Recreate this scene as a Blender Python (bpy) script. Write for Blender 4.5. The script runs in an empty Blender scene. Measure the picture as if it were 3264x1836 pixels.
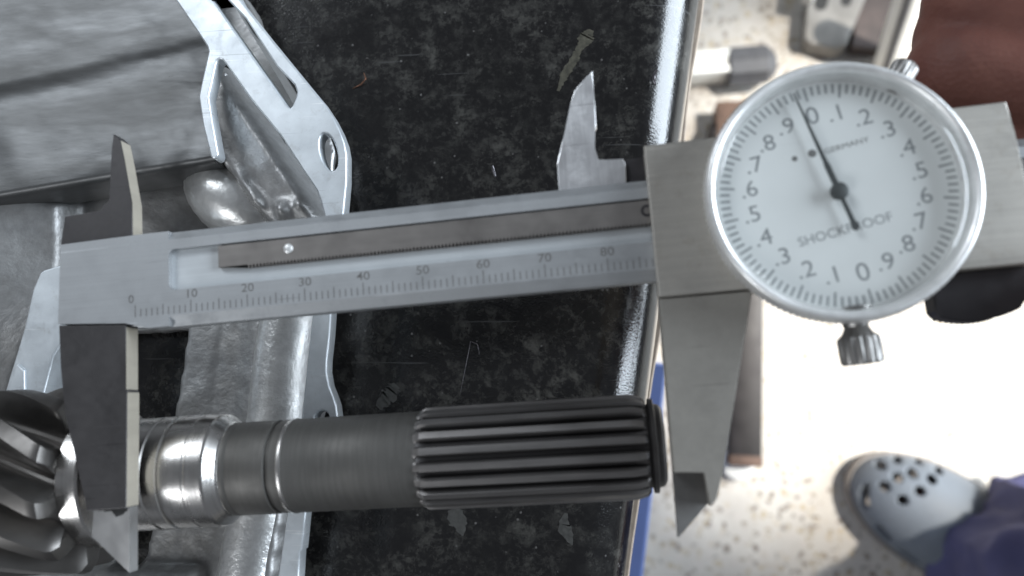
import bpy, bmesh, math, random
import numpy as np
from mathutils import Vector, Matrix, noise as mnoise

random.seed(7); np.random.seed(7)
scene = bpy.context.scene
COL = scene.collection
MM = 0.001
R_ = math.radians

# ------------------------------------------------------------------ camera
RW = np.array([[0.9916387518, 0.0189239390, 0.1276497962],
               [0.0, 0.9891890131, -0.1466461605],
               [-0.1290448989, 0.1454200155, 0.9809181582]])      # camera axes -> world axes
CAM_H = 185.0                                                      # mm above the worktop
FPX, CX, CY = 2562.0, 1632.0, 918.0                                # lens of the photograph, in its pixels
cam_d = bpy.data.cameras.new('camera'); cam = bpy.data.objects.new('camera', cam_d); COL.objects.link(cam)
cam.matrix_world = Matrix.Translation((0, 0, CAM_H * MM)) @ Matrix(RW.tolist()).to_4x4()
cam_d.sensor_width = 36.0; cam_d.lens = FPX / 3264.0 * 36.0
cam_d.clip_start = 0.005; cam_d.clip_end = 50.0
cam_d.dof.use_dof = True; cam_d.dof.focus_distance = 0.172; cam_d.dof.aperture_fstop = 14.5
scene.camera = cam

# ------------------------------------------------------------------ world, lamps, exposure
world = bpy.data.worlds.new('World'); scene.world = world; world.use_nodes = True
wb = world.node_tree.nodes['Background']
wb.inputs[0].default_value = (0.80, 0.86, 0.95, 1); wb.inputs[1].default_value = 0.19

def lamp(name, kind, loc, target, energy, color, **kw):
    d = bpy.data.lights.new(name, kind); o = bpy.data.objects.new(name, d); COL.objects.link(o)
    o.location = loc
    o.rotation_euler = (Vector(target) - Vector(loc)).to_track_quat('-Z', 'Y').to_euler()
    d.energy = energy; d.color = color
    for k, v in kw.items(): setattr(d, k, v)
    return o
# two windows across the bench, the open doorway behind the bench edge, and the sunbeam it lets onto the floor
lamp('window_lamp_far', 'AREA', (-1.30, 1.30, 1.30), (-0.05, 0, 0), 21, (0.86, 0.93, 1.0), shape='RECTANGLE', size=0.75, size_y=0.75)
lamp('window_lamp_near', 'AREA', (-1.20, -1.20, 1.15), (-0.05, 0, 0), 14, (0.92, 0.96, 1.0), shape='RECTANGLE', size=0.6, size_y=0.7)
lamp('doorway_lamp', 'AREA', (1.9, 0.45, 0.55), (0, 0.1, 0.1), 105, (0.80, 0.90, 1.0), shape='RECTANGLE', size=1.5, size_y=1.35)
lamp('sunbeam_lamp', 'SPOT', (1.35, 0.30, 1.55), (0.33, 0.17, -0.78), 640, (1.0, 0.95, 0.87), spot_size=R_(18), spot_blend=0.8, shadow_soft_size=0.03)

scene.view_settings.view_transform = 'Standard'
scene.view_settings.look = 'None'
scene.view_settings.exposure = 0.0
scene.view_settings.gamma = 1.0
scene.view_settings.use_curve_mapping = False
scene.render.engine = 'CYCLES'
scene.cycles.max_bounces = 8

# ------------------------------------------------------------------ geometry of the view (only used to take real positions off the photo)
def ray(u, v):
    return RW @ np.array([(u - CX) / FPX, -(v - CY) / FPX, -1.0])
def at(u, v, z):
    "world point (mm) on the height z seen at photo pixel u, v"
    d = ray(u, v); return np.array([0, 0, CAM_H]) + d * ((z - CAM_H) / d[2])
def to_px(P):
    q = (np.asarray(P) - np.array([0, 0, CAM_H])) @ RW
    return CX + FPX * q[..., 0] / -q[..., 2], CY - FPX * q[..., 1] / -q[..., 2]
CAL_O = np.array([-80.8237, 15.2130, 58.8507])
CAL_X = np.array([0.99699968, 0.07740571, 0]); CAL_Y = np.array([-0.07740571, 0.99699968, 0])
def cp(u, v, z):
    "caliper coordinates (mm) of photo pixel u, v on the caliper plane z"
    P = at(u, v, CAL_O[2] + z) - CAL_O
    return (P @ CAL_X, P @ CAL_Y)

# ------------------------------------------------------------------ node helpers
class NT:
    def __init__(s, name):
        s.m = bpy.data.materials.new(name); s.m.use_nodes = True; s.t = s.m.node_tree; s.t.nodes.clear()
        s.out = s.n('ShaderNodeOutputMaterial')
    def n(s, kind, **kw):
        x = s.t.nodes.new(kind)
        for k, v in kw.items(): setattr(x, k, v)
        return x
    def l(s, a, b): s.t.links.new(a, b)
    def coord(s, scale=(1, 1, 1), rot=(0, 0, 0), kind='Object'):
        c = s.n('ShaderNodeTexCoord'); m = s.n('ShaderNodeMapping')
        m.inputs['Scale'].default_value = scale; m.inputs['Rotation'].default_value = rot
        s.l(c.outputs[kind], m.inputs[0]); return m.outputs[0]
    def noise(s, vec, scale, detail=4, rough=0.55, dist=0.0):
        x = s.n('ShaderNodeTexNoise'); s.l(vec, x.inputs['Vector'])
        x.inputs['Scale'].default_value = scale; x.inputs['Detail'].default_value = detail
        x.inputs['Roughness'].default_value = rough; x.inputs['Distortion'].default_value = dist
        return x.outputs['Fac']
    def voro(s, vec, scale, feature='F1', out='Distance'):
        x = s.n('ShaderNodeTexVoronoi', feature=feature); s.l(vec, x.inputs['Vector'])
        x.inputs['Scale'].default_value = scale; return x.outputs[out]
    def ramp(s, fac, stops, interp='LINEAR'):
        r = s.n('ShaderNodeValToRGB'); e = r.color_ramp.elements; r.color_ramp.interpolation = interp
        while len(e) < len(stops): e.new(0.5)
        for q, (p, c) in zip(e, stops):
            q.position = p; q.color = (c[0], c[1], c[2], 1) if not isinstance(c, (int, float)) else (c, c, c, 1)
        s.l(fac, r.inputs[0]); return r.outputs[0]
    def mix(s, fac, a, b, blend='MIX'):
        x = s.n('ShaderNodeMix', data_type='RGBA', blend_type=blend)
        for sock, v in ((x.inputs['Factor'], fac), (x.inputs['A'], a), (x.inputs['B'], b)):
            if hasattr(v, 'is_output'): s.l(v, sock)
            elif isinstance(v, (int, float)): sock.default_value = v
            else: sock.default_value = (v[0], v[1], v[2], 1)
        return x.outputs['Result']
    def bump(s, h, strength, dist, normal=None):
        b = s.n('ShaderNodeBump'); b.inputs['Strength'].default_value = strength; b.inputs['Distance'].default_value = dist
        s.l(h, b.inputs['Height'])
        if normal is not None: s.l(normal, b.inputs['Normal'])
        return b.outputs[0]
    def bsdf(s, **kw):
        p = s.n('ShaderNodeBsdfPrincipled')
        for k, v in kw.items():
            sock = p.inputs[k.replace('_', ' ')]
            if hasattr(v, 'is_output'): s.l(v, sock)
            elif isinstance(v, (tuple, list)): sock.default_value = (v[0], v[1], v[2], 1) if sock.type == 'RGBA' else v
            else: sock.default_value = v
        s.l(p.outputs[0], s.out.inputs[0]); return p

def steel(name, base, rough, metal=1.0, streak=(40, 1200, 1200), var=0.12, bump=0.06, blotch=0.12, dirt=None, dirt_amt=0.0, scr=0.0):
    "satin, slightly brushed and fingered metal"
    t = NT(name)
    br = t.noise(t.coord(streak), 1.0, 3, 0.6)
    bl = t.noise(t.coord(), 130, 5, 0.6)
    c1 = tuple(b * (1 - var) for b in base); c2 = tuple(min(1, b * (1 + var)) for b in base)
    col = t.ramp(br, [(0.3, c1), (0.7, c2)])
    col = t.mix(t.ramp(bl, [(0.35, 0.0), (0.75, blotch)]), col, tuple(b * 0.55 for b in base))
    if dirt:
        d = t.noise(t.coord(), 420, 6, 0.7, 0.4)
        col = t.mix(t.ramp(d, [(0.55, 0.0), (0.72, dirt_amt)]), col, dirt)
    rg = t.ramp(bl, [(0.3, max(0.05, rough - 0.08)), (0.75, min(1, rough + 0.12))])
    if scr:
        for k, (ang, sx, sy, lo) in enumerate(((0.35, 26, 1500, 0.70), (-0.9, 40, 1900, 0.71), (1.45, 60, 1300, 0.715))):
            sm_ = t.ramp(t.noise(t.coord((sx, sy, 60), (0, 0, ang)), 1.0, 2, 0.5), [(lo, 0.0), (lo + 0.02, scr)])
            col = t.mix(sm_, col, tuple(min(1, b * (1.7 if k != 1 else 0.35)) for b in base))
        fp_ = t.ramp(t.noise(t.coord((1, 1, 1)), 300, 5, 0.78, 0.3), [(0.50, 0.0), (0.66, 0.12)])      # finger smudges
        rg = t.mix(1.0, rg, fp_, 'ADD')
        col = t.mix(t.mix(1.0, fp_, (1.2, 1.2, 1.2), 'MULTIPLY'), col, tuple(b * 0.6 for b in base))
    t.bsdf(Base_Color=col, Metallic=metal, Roughness=rg, Normal=t.bump(br, bump, 0.0004))
    return t.m

def plain(name, base, rough, metal=0.0, var=0.15, scale=200, bump=0.15, bdist=0.0004, spec=0.5):
    t = NT(name)
    n1 = t.noise(t.coord(), scale, 5, 0.6); n2 = t.noise(t.coord(), scale * 6, 3, 0.6)
    col = t.ramp(n1, [(0.3, tuple(b * (1 - var) for b in base)), (0.7, tuple(min(1, b * (1 + var)) for b in base))])
    t.bsdf(Base_Color=col, Metallic=metal, Roughness=t.ramp(n1, [(0.3, max(0.03, rough - 0.07)), (0.7, min(1, rough + 0.07))]),
           Normal=t.bump(n2, bump, bdist), Specular_IOR_Level=spec)
    return t.m

M = {}
M['beam'] = steel('satin_chrome', (0.40, 0.41, 0.42), 0.50, 0.80, streak=(30, 2500, 2500), var=0.05, bump=0.03, blotch=0.10, scr=0.45)
M['recess'] = steel('polished_recess', (0.56, 0.585, 0.60), 0.36, 0.35, streak=(25, 1800, 1800), var=0.05, bump=0.03, blotch=0.05)
M['jaw'] = steel('ground_jaw_steel', (0.080, 0.076, 0.077), 0.46, 0.8, streak=(900, 900, 900), var=0.05, bump=0.02, blotch=0.04, scr=0.45)
M['jaw2'] = steel('ground_slider_jaw_steel', (0.275, 0.260, 0.235), 0.55, 0.6, streak=(900, 900, 900), var=0.04, bump=0.02, blotch=0.03, scr=0.45)
M['jaw3'] = steel('dark_tip_steel', (0.15, 0.145, 0.14), 0.5, 0.6, streak=(900, 900, 900), var=0.05, bump=0.02, blotch=0.05)
M['knife'] = steel('knife_edge_steel', (0.62, 0.61, 0.60), 0.36, 0.95, streak=(700, 60, 700), var=0.06, bump=0.03, blotch=0.06)
M['blade'] = steel('brushed_blade_steel', (0.74, 0.74, 0.75), 0.38, 0.85, streak=(2200, 90, 900), var=0.10, bump=0.10, blotch=0.05, scr=0.45)  # lighter base stands in for the window's reflection on the blade
M['slider'] = steel('brushed_slider_steel', (0.43, 0.408, 0.372), 0.50, 0.75, streak=(50, 2600, 800), var=0.08, bump=0.06, blotch=0.16, dirt=(0.20, 0.15, 0.09), dirt_amt=0.25, scr=0.45)
M['rack'] = steel('rack_steel', (0.30, 0.28, 0.265), 0.42, 0.95, streak=(30, 900, 900), var=0.06, bump=0.03, blotch=0.08)
M['mark'] = plain('engraved_grey_ink', (0.13, 0.128, 0.125), 0.6, 0.0, bump=0.0)
M['dialink'] = plain('dial_ink', (0.21, 0.22, 0.225), 0.6, 0.0, bump=0.0)
M['bezel'] = steel('worn_nickel_bezel', (0.78, 0.78, 0.77), 0.36, 0.6, streak=(300, 300, 300), var=0.12, bump=0.12, blotch=0.22, scr=0.45)
M['face'] = plain('dial_face_white', (0.62, 0.63, 0.62), 0.45, 0.0, var=0.03, scale=90, bump=0.0)
M['needle'] = plain('needle_grey', (0.06, 0.065, 0.065), 0.5, 0.3, bump=0.0)
M['darknickel'] = steel('dark_knurled_nickel', (0.30, 0.29, 0.28), 0.40, 0.95, streak=(500, 500, 500), var=0.1, bump=0.1, blotch=0.2)
M['thumb'] = plain('dark_thumb_steel', (0.045, 0.042, 0.045), 0.45, 0.5, bump=0.05)
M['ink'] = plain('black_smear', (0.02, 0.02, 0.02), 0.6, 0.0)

def glass_mat():
    t = NT('dial_crystal')
    tr = t.n('ShaderNodeBsdfTransparent'); tr.inputs[0].default_value = (0.97, 0.98, 0.98, 1)
    gl = t.n('ShaderNodeBsdfGlossy'); gl.inputs['Roughness'].default_value = 0.08
    lw = t.n('ShaderNodeLayerWeight'); lw.inputs[0].default_value = 0.5
    pw = t.n('ShaderNodeMath', operation='POWER'); t.l(lw.outputs['Facing'], pw.inputs[0]); pw.inputs[1].default_value = 5.0
    fr = t.n('ShaderNodeMath', operation='MULTIPLY_ADD'); t.l(pw.outputs[0], fr.inputs[0]); fr.inputs[1].default_value = 0.6; fr.inputs[2].default_value = 0.045
    v = t.noise(t.coord((30, 900, 30), (0, 0, 0.35)), 1.0, 2, 0.5)          # hairline scratches
    sc = t.ramp(v, [(0.0, 0.0), (0.705, 0.0), (0.72, 0.12), (1.0, 0.16)])
    ad = t.n('ShaderNodeMath', operation='ADD'); t.l(fr.outputs[0], ad.inputs[0]); t.l(sc, ad.inputs[1])
    mx = t.n('ShaderNodeMixShader'); t.l(ad.outputs[0], mx.inputs[0]); t.l(tr.outputs[0], mx.inputs[1]); t.l(gl.outputs[0], mx.inputs[2])
    t.l(mx.outputs[0], t.out.inputs[0]); return t.m
M['glass'] = glass_mat()

M['polished'] = steel('polished_journal_steel', (0.56, 0.54, 0.52), 0.27, 1.0, streak=(2500, 60, 60), var=0.10, bump=0.05, blotch=0.12)
M['shaft'] = steel('dark_hardened_steel', (0.118, 0.113, 0.106), 0.54, 0.7, streak=(1600, 120, 120), var=0.10, bump=0.06, blotch=0.15)
M['spline'] = steel('oiled_spline_steel', (0.055, 0.051, 0.050), 0.45, 0.75, streak=(80, 900, 900), var=0.15, bump=0.08, blotch=0.2)
M['crest'] = steel('worn_spline_crest', (0.20, 0.19, 0.185), 0.42, 0.85, streak=(80, 900, 900), var=0.2, bump=0.10, blotch=0.35)
M['gear'] = steel('ground_gear_steel', (0.14, 0.132, 0.125), 0.42, 0.95, streak=(60, 400, 400), var=0.10, bump=0.04, blotch=0.3)

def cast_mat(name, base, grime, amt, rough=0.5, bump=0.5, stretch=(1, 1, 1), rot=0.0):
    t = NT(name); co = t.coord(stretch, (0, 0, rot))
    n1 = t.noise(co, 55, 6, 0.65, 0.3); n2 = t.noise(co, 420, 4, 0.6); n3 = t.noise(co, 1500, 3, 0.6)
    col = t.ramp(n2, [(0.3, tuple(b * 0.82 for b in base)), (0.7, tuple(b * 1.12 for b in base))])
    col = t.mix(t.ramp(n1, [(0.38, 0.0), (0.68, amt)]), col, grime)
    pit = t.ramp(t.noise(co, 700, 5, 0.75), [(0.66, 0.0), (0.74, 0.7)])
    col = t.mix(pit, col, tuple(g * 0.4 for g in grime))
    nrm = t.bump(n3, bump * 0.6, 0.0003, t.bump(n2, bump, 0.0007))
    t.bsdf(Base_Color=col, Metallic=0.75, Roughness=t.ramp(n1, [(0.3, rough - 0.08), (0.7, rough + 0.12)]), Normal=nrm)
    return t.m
M['cast'] = cast_mat('cast_aluminium', (0.40, 0.40, 0.40), (0.20, 0.19, 0.175), 0.6, 0.46, 0.28)
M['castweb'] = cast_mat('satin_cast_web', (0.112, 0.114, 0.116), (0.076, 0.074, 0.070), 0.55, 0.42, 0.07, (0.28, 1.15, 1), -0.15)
M['machined'] = steel('machined_aluminium', (0.70, 0.74, 0.77), 0.42, 0.65, streak=(160, 160, 160), var=0.10, bump=0.10, blotch=0.2, dirt=(0.35, 0.34, 0.32), dirt_amt=0.35, scr=0.45)

def worktop_mat():
    t = NT('black_stone_effect_laminate'); co = t.coord()
    n1 = t.noise(co, 230, 6, 0.74, 0.2); n2 = t.noise(co, 700, 4, 0.7, 0.2); n3 = t.noise(co, 60, 3, 0.5)
    f = t.ramp(n1, [(0.48, 0.0), (0.58, 0.45), (0.70, 1.0)])
    f2 = t.ramp(n2, [(0.52, 0.0), (0.66, 0.5)])
    k = t.mix(1.0, f, f2, 'ADD'); k = t.mix(1.0, k, t.ramp(n3, [(0.33, 0.15), (0.66, 1.0)]), 'MULTIPLY')
    n4 = t.noise(co, 120, 6, 0.78, 0.25)
    k = t.mix(1.0, k, t.ramp(n4, [(0.56, 0.0), (0.60, 0.30), (0.66, 0.55)]), 'ADD')
    col = t.mix(k, (0.0070, 0.0065, 0.0067), (0.066, 0.064, 0.058))
    # a few small pale specks and scratches
    sp = t.ramp(t.voro(co, 420), [(0.0, 1.0), (0.10, 0.7), (0.14, 0.0)])
    keep = t.ramp(t.noise(co, 260, 2, 0.5), [(0.55, 0.0), (0.60, 1.0)])
    col = t.mix(t.mix(1.0, sp, keep, 'MULTIPLY'), col, (0.15, 0.145, 0.14))
    sc = t.ramp(t.noise(t.coord((35, 900, 35), (0, 0, 0.9)), 1.0, 2, 0.5), [(0.70, 0.0), (0.73, 0.35)])
    col = t.mix(sc, col, (0.10, 0.10, 0.10))
    grain = t.noise(t.coord((1700, 2100, 1700), (0, 0, 0.5)), 1.0, 2, 0.5)
    nrm = t.bump(grain, 0.26, 0.00016)
    t.bsdf(Base_Color=col, Roughness=t.ramp(n3, [(0.3, 0.11), (0.7, 0.20)]), Normal=nrm, Specular_IOR_Level=0.65)
    return t.m
M['worktop'] = worktop_mat()
M['lip'] = plain('raw_edge_board', (0.42, 0.34, 0.27), 0.6, 0.0, scale=300)

def floor_mat():
    t = NT('worn_terrazzo'); co = t.coord()
    nz = t.n('ShaderNodeTexNoise'); t.l(co, nz.inputs['Vector']); nz.inputs['Scale'].default_value = 70; nz.inputs['Detail'].default_value = 3
    wv = t.n('ShaderNodeVectorMath', operation='MULTIPLY_ADD'); t.l(nz.outputs['Color'], wv.inputs[0]); wv.inputs[1].default_value = (0.016, 0.016, 0.016); t.l(co, wv.inputs[2])
    v = t.voro(wv.outputs[0], 120, 'F1', 'Color'); d = t.voro(wv.outputs[0], 120)
    big = t.noise(co, 5, 4, 0.6); mid = t.noise(co, 22, 5, 0.65)
    chip = t.ramp(d, [(0.34, 1.0), (0.50, 0.0)])
    pick = t.ramp(v, [(0.0, (0.13, 0.09, 0.07)), (0.3, (0.22, 0.19, 0.16)), (0.5, (0.42, 0.34, 0.22)), (0.75, (0.50, 0.46, 0.42))])
    base = t.ramp(mid, [(0.3, (0.44, 0.41, 0.37)), (0.7, (0.56, 0.53, 0.48))])
    sel = t.ramp(t.noise(co, 85, 3, 0.6), [(0.36, 0.0), (0.45, 1.0)])
    col = t.mix(t.mix(1.0, chip, sel, 'MULTIPLY'), base, pick)
    col = t.mix(t.ramp(big, [(0.42, 0.0), (0.66, 0.45)]), col, (0.36, 0.33, 0.30))
    t.bsdf(Base_Color=col, Roughness=0.55, Normal=t.bump(mid, 0.2, 0.004))
    return t.m
M['floor'] = floor_mat()

# ------------------------------------------------------------------ mesh helpers (all coordinates in millimetres)
def link(o, parent=None):
    COL.objects.link(o)
    if parent is not None: o.parent = parent
    return o
def mesh_obj(name, verts, faces, mat, parent=None, smooth=False, angle=35):
    me = bpy.data.meshes.new(name)
    me.from_pydata([(v[0] * MM, v[1] * MM, v[2] * MM) for v in verts], [], faces); me.validate(); me.update()
    return finish(name, me, mat, parent, smooth, angle)
def finish(name, me, mat, parent=None, smooth=False, angle=35):
    if not isinstance(mat, (list, tuple)): mat = [mat]
    for m in mat: me.materials.append(m)
    o = bpy.data.objects.new(name, me); link(o, parent)
    bm = bmesh.new(); bm.from_mesh(me); bmesh.ops.recalc_face_normals(bm, faces=bm.faces)
    if smooth:
        for f in bm.faces: f.smooth = True
        for e in bm.edges:
            if len(e.link_faces) == 2 and e.calc_face_angle(0) > R_(angle): e.smooth = False
    bm.to_mesh(me); bm.free(); me.update()
    return o
def empty(name, loc=(0, 0, 0), rotz=0.0):
    o = bpy.data.objects.new(name, None); COL.objects.link(o); o.empty_display_size = 0.01
    o.location = [c * MM for c in loc]; o.rotation_euler = (0, 0, rotz); return o
def tag(o, label, cat, group=None):
    o['label'] = label; o['category'] = cat
    if group: o['group'] = group
    return o
def area2(p): return sum(p[i][0] * p[(i + 1) % len(p)][1] - p[(i + 1) % len(p)][0] * p[i][1] for i in range(len(p)))
def prism(name, poly, z0, z1, mat, parent=None, bevel=0.0, ztop=None, smooth=False):
    "an outline with thickness; ztop(x, y) may tilt its upper face"
    if area2(poly) < 0: poly = poly[::-1]
    bm = bmesh.new()
    lo = [bm.verts.new((x * MM, y * MM, z0 * MM)) for x, y in poly]
    hi = [bm.verts.new((x * MM, y * MM, (ztop(x, y) if ztop else z1) * MM)) for x, y in poly]
    n = len(poly)
    bm.faces.new(lo[::-1]); top = bm.faces.new(hi)
    for i in range(n): bm.faces.new((lo[i], lo[(i + 1) % n], hi[(i + 1) % n], hi[i]))
    if bevel:
        es = [e for e in top.edges]
        bmesh.ops.bevel(bm, geom=es, offset=bevel * MM, segments=2, affect='EDGES', profile=0.5)
    bmesh.ops.triangulate(bm, faces=[f for f in bm.faces if len(f.verts) > 4])
    me = bpy.data.meshes.new(name); bm.to_mesh(me); bm.free()
    return finish(name, me, mat, parent, smooth)
def plate(name, outer, holes, z0, z1, mat, parent=None, bevel=0.2):
    "an outline with real openings"
    cu = bpy.data.curves.new(name, 'CURVE'); cu.dimensions = '2D'; cu.fill_mode = 'BOTH'
    for k, p in enumerate([outer] + list(holes)):
        if (area2(p) > 0) != (k == 0): p = p[::-1]
        s = cu.splines.new('POLY'); s.points.add(len(p) - 1); s.use_cyclic_u = True
        for q, (x, y) in zip(s.points, p): q.co = (x * MM, y * MM, 0, 1)
    cu.extrude = (z1 - z0) / 2 * MM - bevel * MM; cu.bevel_depth = bevel * MM; cu.bevel_resolution = 1; cu.offset = -bevel * MM
    o = bpy.data.objects.new(name, cu); COL.objects.link(o)
    dg = bpy.context.evaluated_depsgraph_get(); dg.update()
    me = bpy.data.meshes.new_from_object(o.evaluated_get(dg)); bpy.data.objects.remove(o); me.name = name
    me.transform(Matrix.Translation((0, 0, (z0 + z1) / 2 * MM))); me.materials.clear()
    return finish(name, me, mat, parent)
def lathe(name, prof, mat, parent=None, seg=96, axis='X', centre=(0, 0, 0), rfun=None, smooth=True, angle=28, caps=True):
    "prof: (position along the axis, radius)"
    V = []; Fc = []
    for k, (s, r) in enumerate(prof):
        for j in range(seg):
            a = 2 * math.pi * j / seg; rr = rfun(k, j, r) if rfun else r
            c, d = rr * math.cos(a), rr * math.sin(a)
            V.append({'X': (s, c, d), 'Y': (d, s, c), 'Z': (c, d, s)}[axis])
    V = [(v[0] + centre[0], v[1] + centre[1], v[2] + centre[2]) for v in V]
    for k in range(len(prof) - 1):
        for j in range(seg):
            j2 = (j + 1) % seg
            Fc.append((k * seg + j, k * seg + j2, (k + 1) * seg + j2, (k + 1) * seg + j))
    if caps: Fc.append(tuple(range(seg))); Fc.append(tuple((len(prof) - 1) * seg + j for j in range(seg)))
    return mesh_obj(name, V, Fc, mat, parent, smooth, angle)
def boxes(name, bs, mat, parent=None, bevel=0.0):
    bm = bmesh.new()
    for (x0, x1, y0, y1, z0, z1) in bs:
        r = bmesh.ops.create_cube(bm, size=1.0)
        for v in r['verts']:
            v.co = Vector(((x0 + x1) / 2 + v.co.x * (x1 - x0), (y0 + y1) / 2 + v.co.y * (y1 - y0), (z0 + z1) / 2 + v.co.z * (z1 - z0))) * MM
    if bevel: bmesh.ops.bevel(bm, geom=list(bm.edges), offset=bevel * MM, segments=2, affect='EDGES', profile=0.5)
    me = bpy.data.meshes.new(name); bm.to_mesh(me); bm.free()
    return finish(name, me, mat, parent, bool(bevel), 40)
def tube(name, pts, rad, mat, parent=None, seg=14, cap=True):
    V = []; Fc = []; n = len(pts); P = [Vector(p) for p in pts]
    for i, p in enumerate(P):
        t = (P[min(i + 1, n - 1)] - P[max(i - 1, 0)]).normalized()
        a = t.orthogonal().normalized() if i == 0 else (a - t * a.dot(t)).normalized()
        b = t.cross(a); r = rad[i] if isinstance(rad, (list, tuple)) else rad
        for j in range(seg):
            w = 2 * math.pi * j / seg; V.append(tuple(p + a * (r * math.cos(w)) + b * (r * math.sin(w))))
    for i in range(n - 1):
        for j in range(seg): Fc.append((i * seg + j, i * seg + (j + 1) % seg, (i + 1) * seg + (j + 1) % seg, (i + 1) * seg + j))
    if cap: Fc.append(tuple(range(seg))); Fc.append(tuple((n - 1) * seg + j for j in range(seg)))
    return mesh_obj(name, V, Fc, mat, parent, True, 50)
TEXTS = []
def text(name, s, x, y, z, size, rot, mat, parent, align='CENTER', sx=1.0, offset=0.0):
    cu = bpy.data.curves.new(name, 'FONT'); cu.body = s; cu.size = size * MM; cu.align_x = align; cu.align_y = 'CENTER'; cu.offset = offset * MM
    cu.resolution_u = 3
    o = bpy.data.objects.new(name, cu); COL.objects.link(o); TEXTS.append((o, name, (x, y, z), rot, mat, parent, sx))
def flush_texts():
    dg = bpy.context.evaluated_depsgraph_get(); dg.update()
    for o, name, (x, y, z), rot, mat, parent, sx in TEXTS:
        me = bpy.data.meshes.new_from_object(o.evaluated_get(dg)); me.name = name; me.materials.clear()
        me.transform(Matrix.Diagonal((sx, 1, 1, 1))); bpy.data.objects.remove(o)
        me.materials.append(mat); q = bpy.data.objects.new(name, me); link(q, parent)
        q.location = (x * MM, y * MM, z * MM); q.rotation_euler = (0, 0, rot)
    TEXTS.clear()
def joined_boxes2d(rects):
    "flat marks: list of (cx, cy, length, width, angle) -> verts, faces"
    V = []; Fc = []
    for cx, cy, L, W, a in rects:
        c, s = math.cos(a), math.sin(a); k = len(V)
        for dx, dy in ((-L / 2, -W / 2), (L / 2, -W / 2), (L / 2, W / 2), (-L / 2, W / 2)):
            V.append((cx + dx * c - dy * s, cy + dx * s + dy * c))
        Fc.append((k, k + 1, k + 2, k + 3))
    return V, Fc
def inside(U, V, poly):
    r = np.zeros(U.shape, bool); n = len(poly)
    for i in range(n):
        x1, y1 = poly[i]; x2, y2 = poly[(i + 1) % n]
        if y1 == y2: continue
        c = ((y1 > V) != (y2 > V)) & (U < (x2 - x1) * (V - y1) / (y2 - y1) + x1); r ^= c
    return r
def seg_dist(U, V, pl):
    d = np.full(U.shape, 1e9)
    for (x1, y1), (x2, y2) in zip(pl[:-1], pl[1:]):
        dx, dy = x2 - x1, y2 - y1; t = np.clip(((U - x1) * dx + (V - y1) * dy) / (dx * dx + dy * dy), 0, 1)
        d = np.minimum(d, np.hypot(U - x1 - t * dx, V - y1 - t * dy))
    return d
def blur(h, s):
    k = np.exp(-0.5 * (np.arange(-int(3 * s) - 1, int(3 * s) + 2) / s) ** 2); k /= k.sum(); r = len(k) // 2
    p = np.pad(h, r, mode='edge')
    p = np.apply_along_axis(lambda m: np.convolve(m, k, 'valid'), 0, p)
    return np.apply_along_axis(lambda m: np.convolve(m, k, 'valid'), 1, p)

# ================================================================== the setting
FLOOR_Z = -780.0
fl = mesh_obj('floor', [(-2500, -2500, FLOOR_Z), (2500, -2500, FLOOR_Z), (2500, 2500, FLOOR_Z), (-2500, 2500, FLOOR_Z)], [(0, 1, 2, 3)], M['floor'])
fl['kind'] = 'structure'

# worktop with a rolled front edge, extruded along that edge
E0, E1 = at(2229, 0, -14)[:2], at(1990, 1836, -14)[:2]
ed = (E0 - E1) / np.linalg.norm(E0 - E1); en = np.array([ed[1], -ed[0]])          # along the edge / outwards
def sweep(name, prof, y0, y1, mat, parent=None, n=2, wob=0.0):
    V = []; Fc = []
    for i in range(n):
        y = y0 + (y1 - y0) * i / (n - 1)
        for d, z in prof:
            p = E1 + ed * y + en * (d + wob * math.sin(y * 0.11) * math.sin(y * 0.037)); V.append((p[0], p[1], z))
    m = len(prof)
    for i in range(n - 1):
        for j in range(m): Fc.append((i * m + j, i * m + (j + 1) % m, (i + 1) * m + (j + 1) % m, (i + 1) * m + j))
    Fc.append(tuple(range(m))); Fc.append(tuple((n - 1) * m + j for j in range(m)))
    return mesh_obj(name, V, Fc, mat, parent, True, 30)
RB = 14.0
prof = [(-650, -36), (-650, 0), (-RB - 60, 0)] + [(-RB + RB * math.sin(a), -RB + RB * math.cos(a)) for a in [R_(q) for q in range(0, 91, 6)]] + [(0, -30), (-2, -36)]
wt = sweep('worktop', prof, -420, 560, M['worktop'], n=2); wt['kind'] = 'structure'
sweep('edge_lip', [(-1.5, -36.4), (-1.5, -38.8), (1.6, -38.8), (2.0, -37.4), (1.6, -36.4)], -420, 560, M['lip'], wt, n=160, wob=0.5)
def flat_blob(name, pts, z, h, mat, parent, n=40, jag=0.25):
    "a thin dried splash: outline around a polyline of (x, y, radius)"
    rg = random.Random(len(pts) * 7 + int(pts[0][0])); L = []; Rr = []
    for i in range(n + 1):
        f = i / n * (len(pts) - 1); k = min(int(f), len(pts) - 2); f -= k
        x, y, r = [pts[k][q] * (1 - f) + pts[k + 1][q] * f for q in range(3)]
        dx, dy = pts[k + 1][0] - pts[k][0], pts[k + 1][1] - pts[k][1]; q = math.hypot(dx, dy)
        L.append((x - dy / q * r * (1 + jag * rg.uniform(-1, 1)), y + dx / q * r * (1 + jag * rg.uniform(-1, 1))))
        Rr.append((x + dy / q * r * (1 + jag * rg.uniform(-1, 1)), y - dx / q * r * (1 + jag * rg.uniform(-1, 1))))
    V = [(a, b, z + h) for a, b in L + Rr]; m = n + 1
    Fc = [(i, i + 1, m + i + 1, m + i) for i in range(n)]
    return mesh_obj(name, V, Fc, mat, parent)
M['stain'] = plain('dried_splash', (0.060, 0.056, 0.040), 0.5, 0.0, var=0.55, scale=900)
M['fleck'] = plain('grey_paint_fleck', (0.055, 0.055, 0.052), 0.55, 0.0, var=0.35, scale=900)
def wp(u, v, r): p = at(u, v, 0.0); return (p[0], p[1], r)
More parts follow.
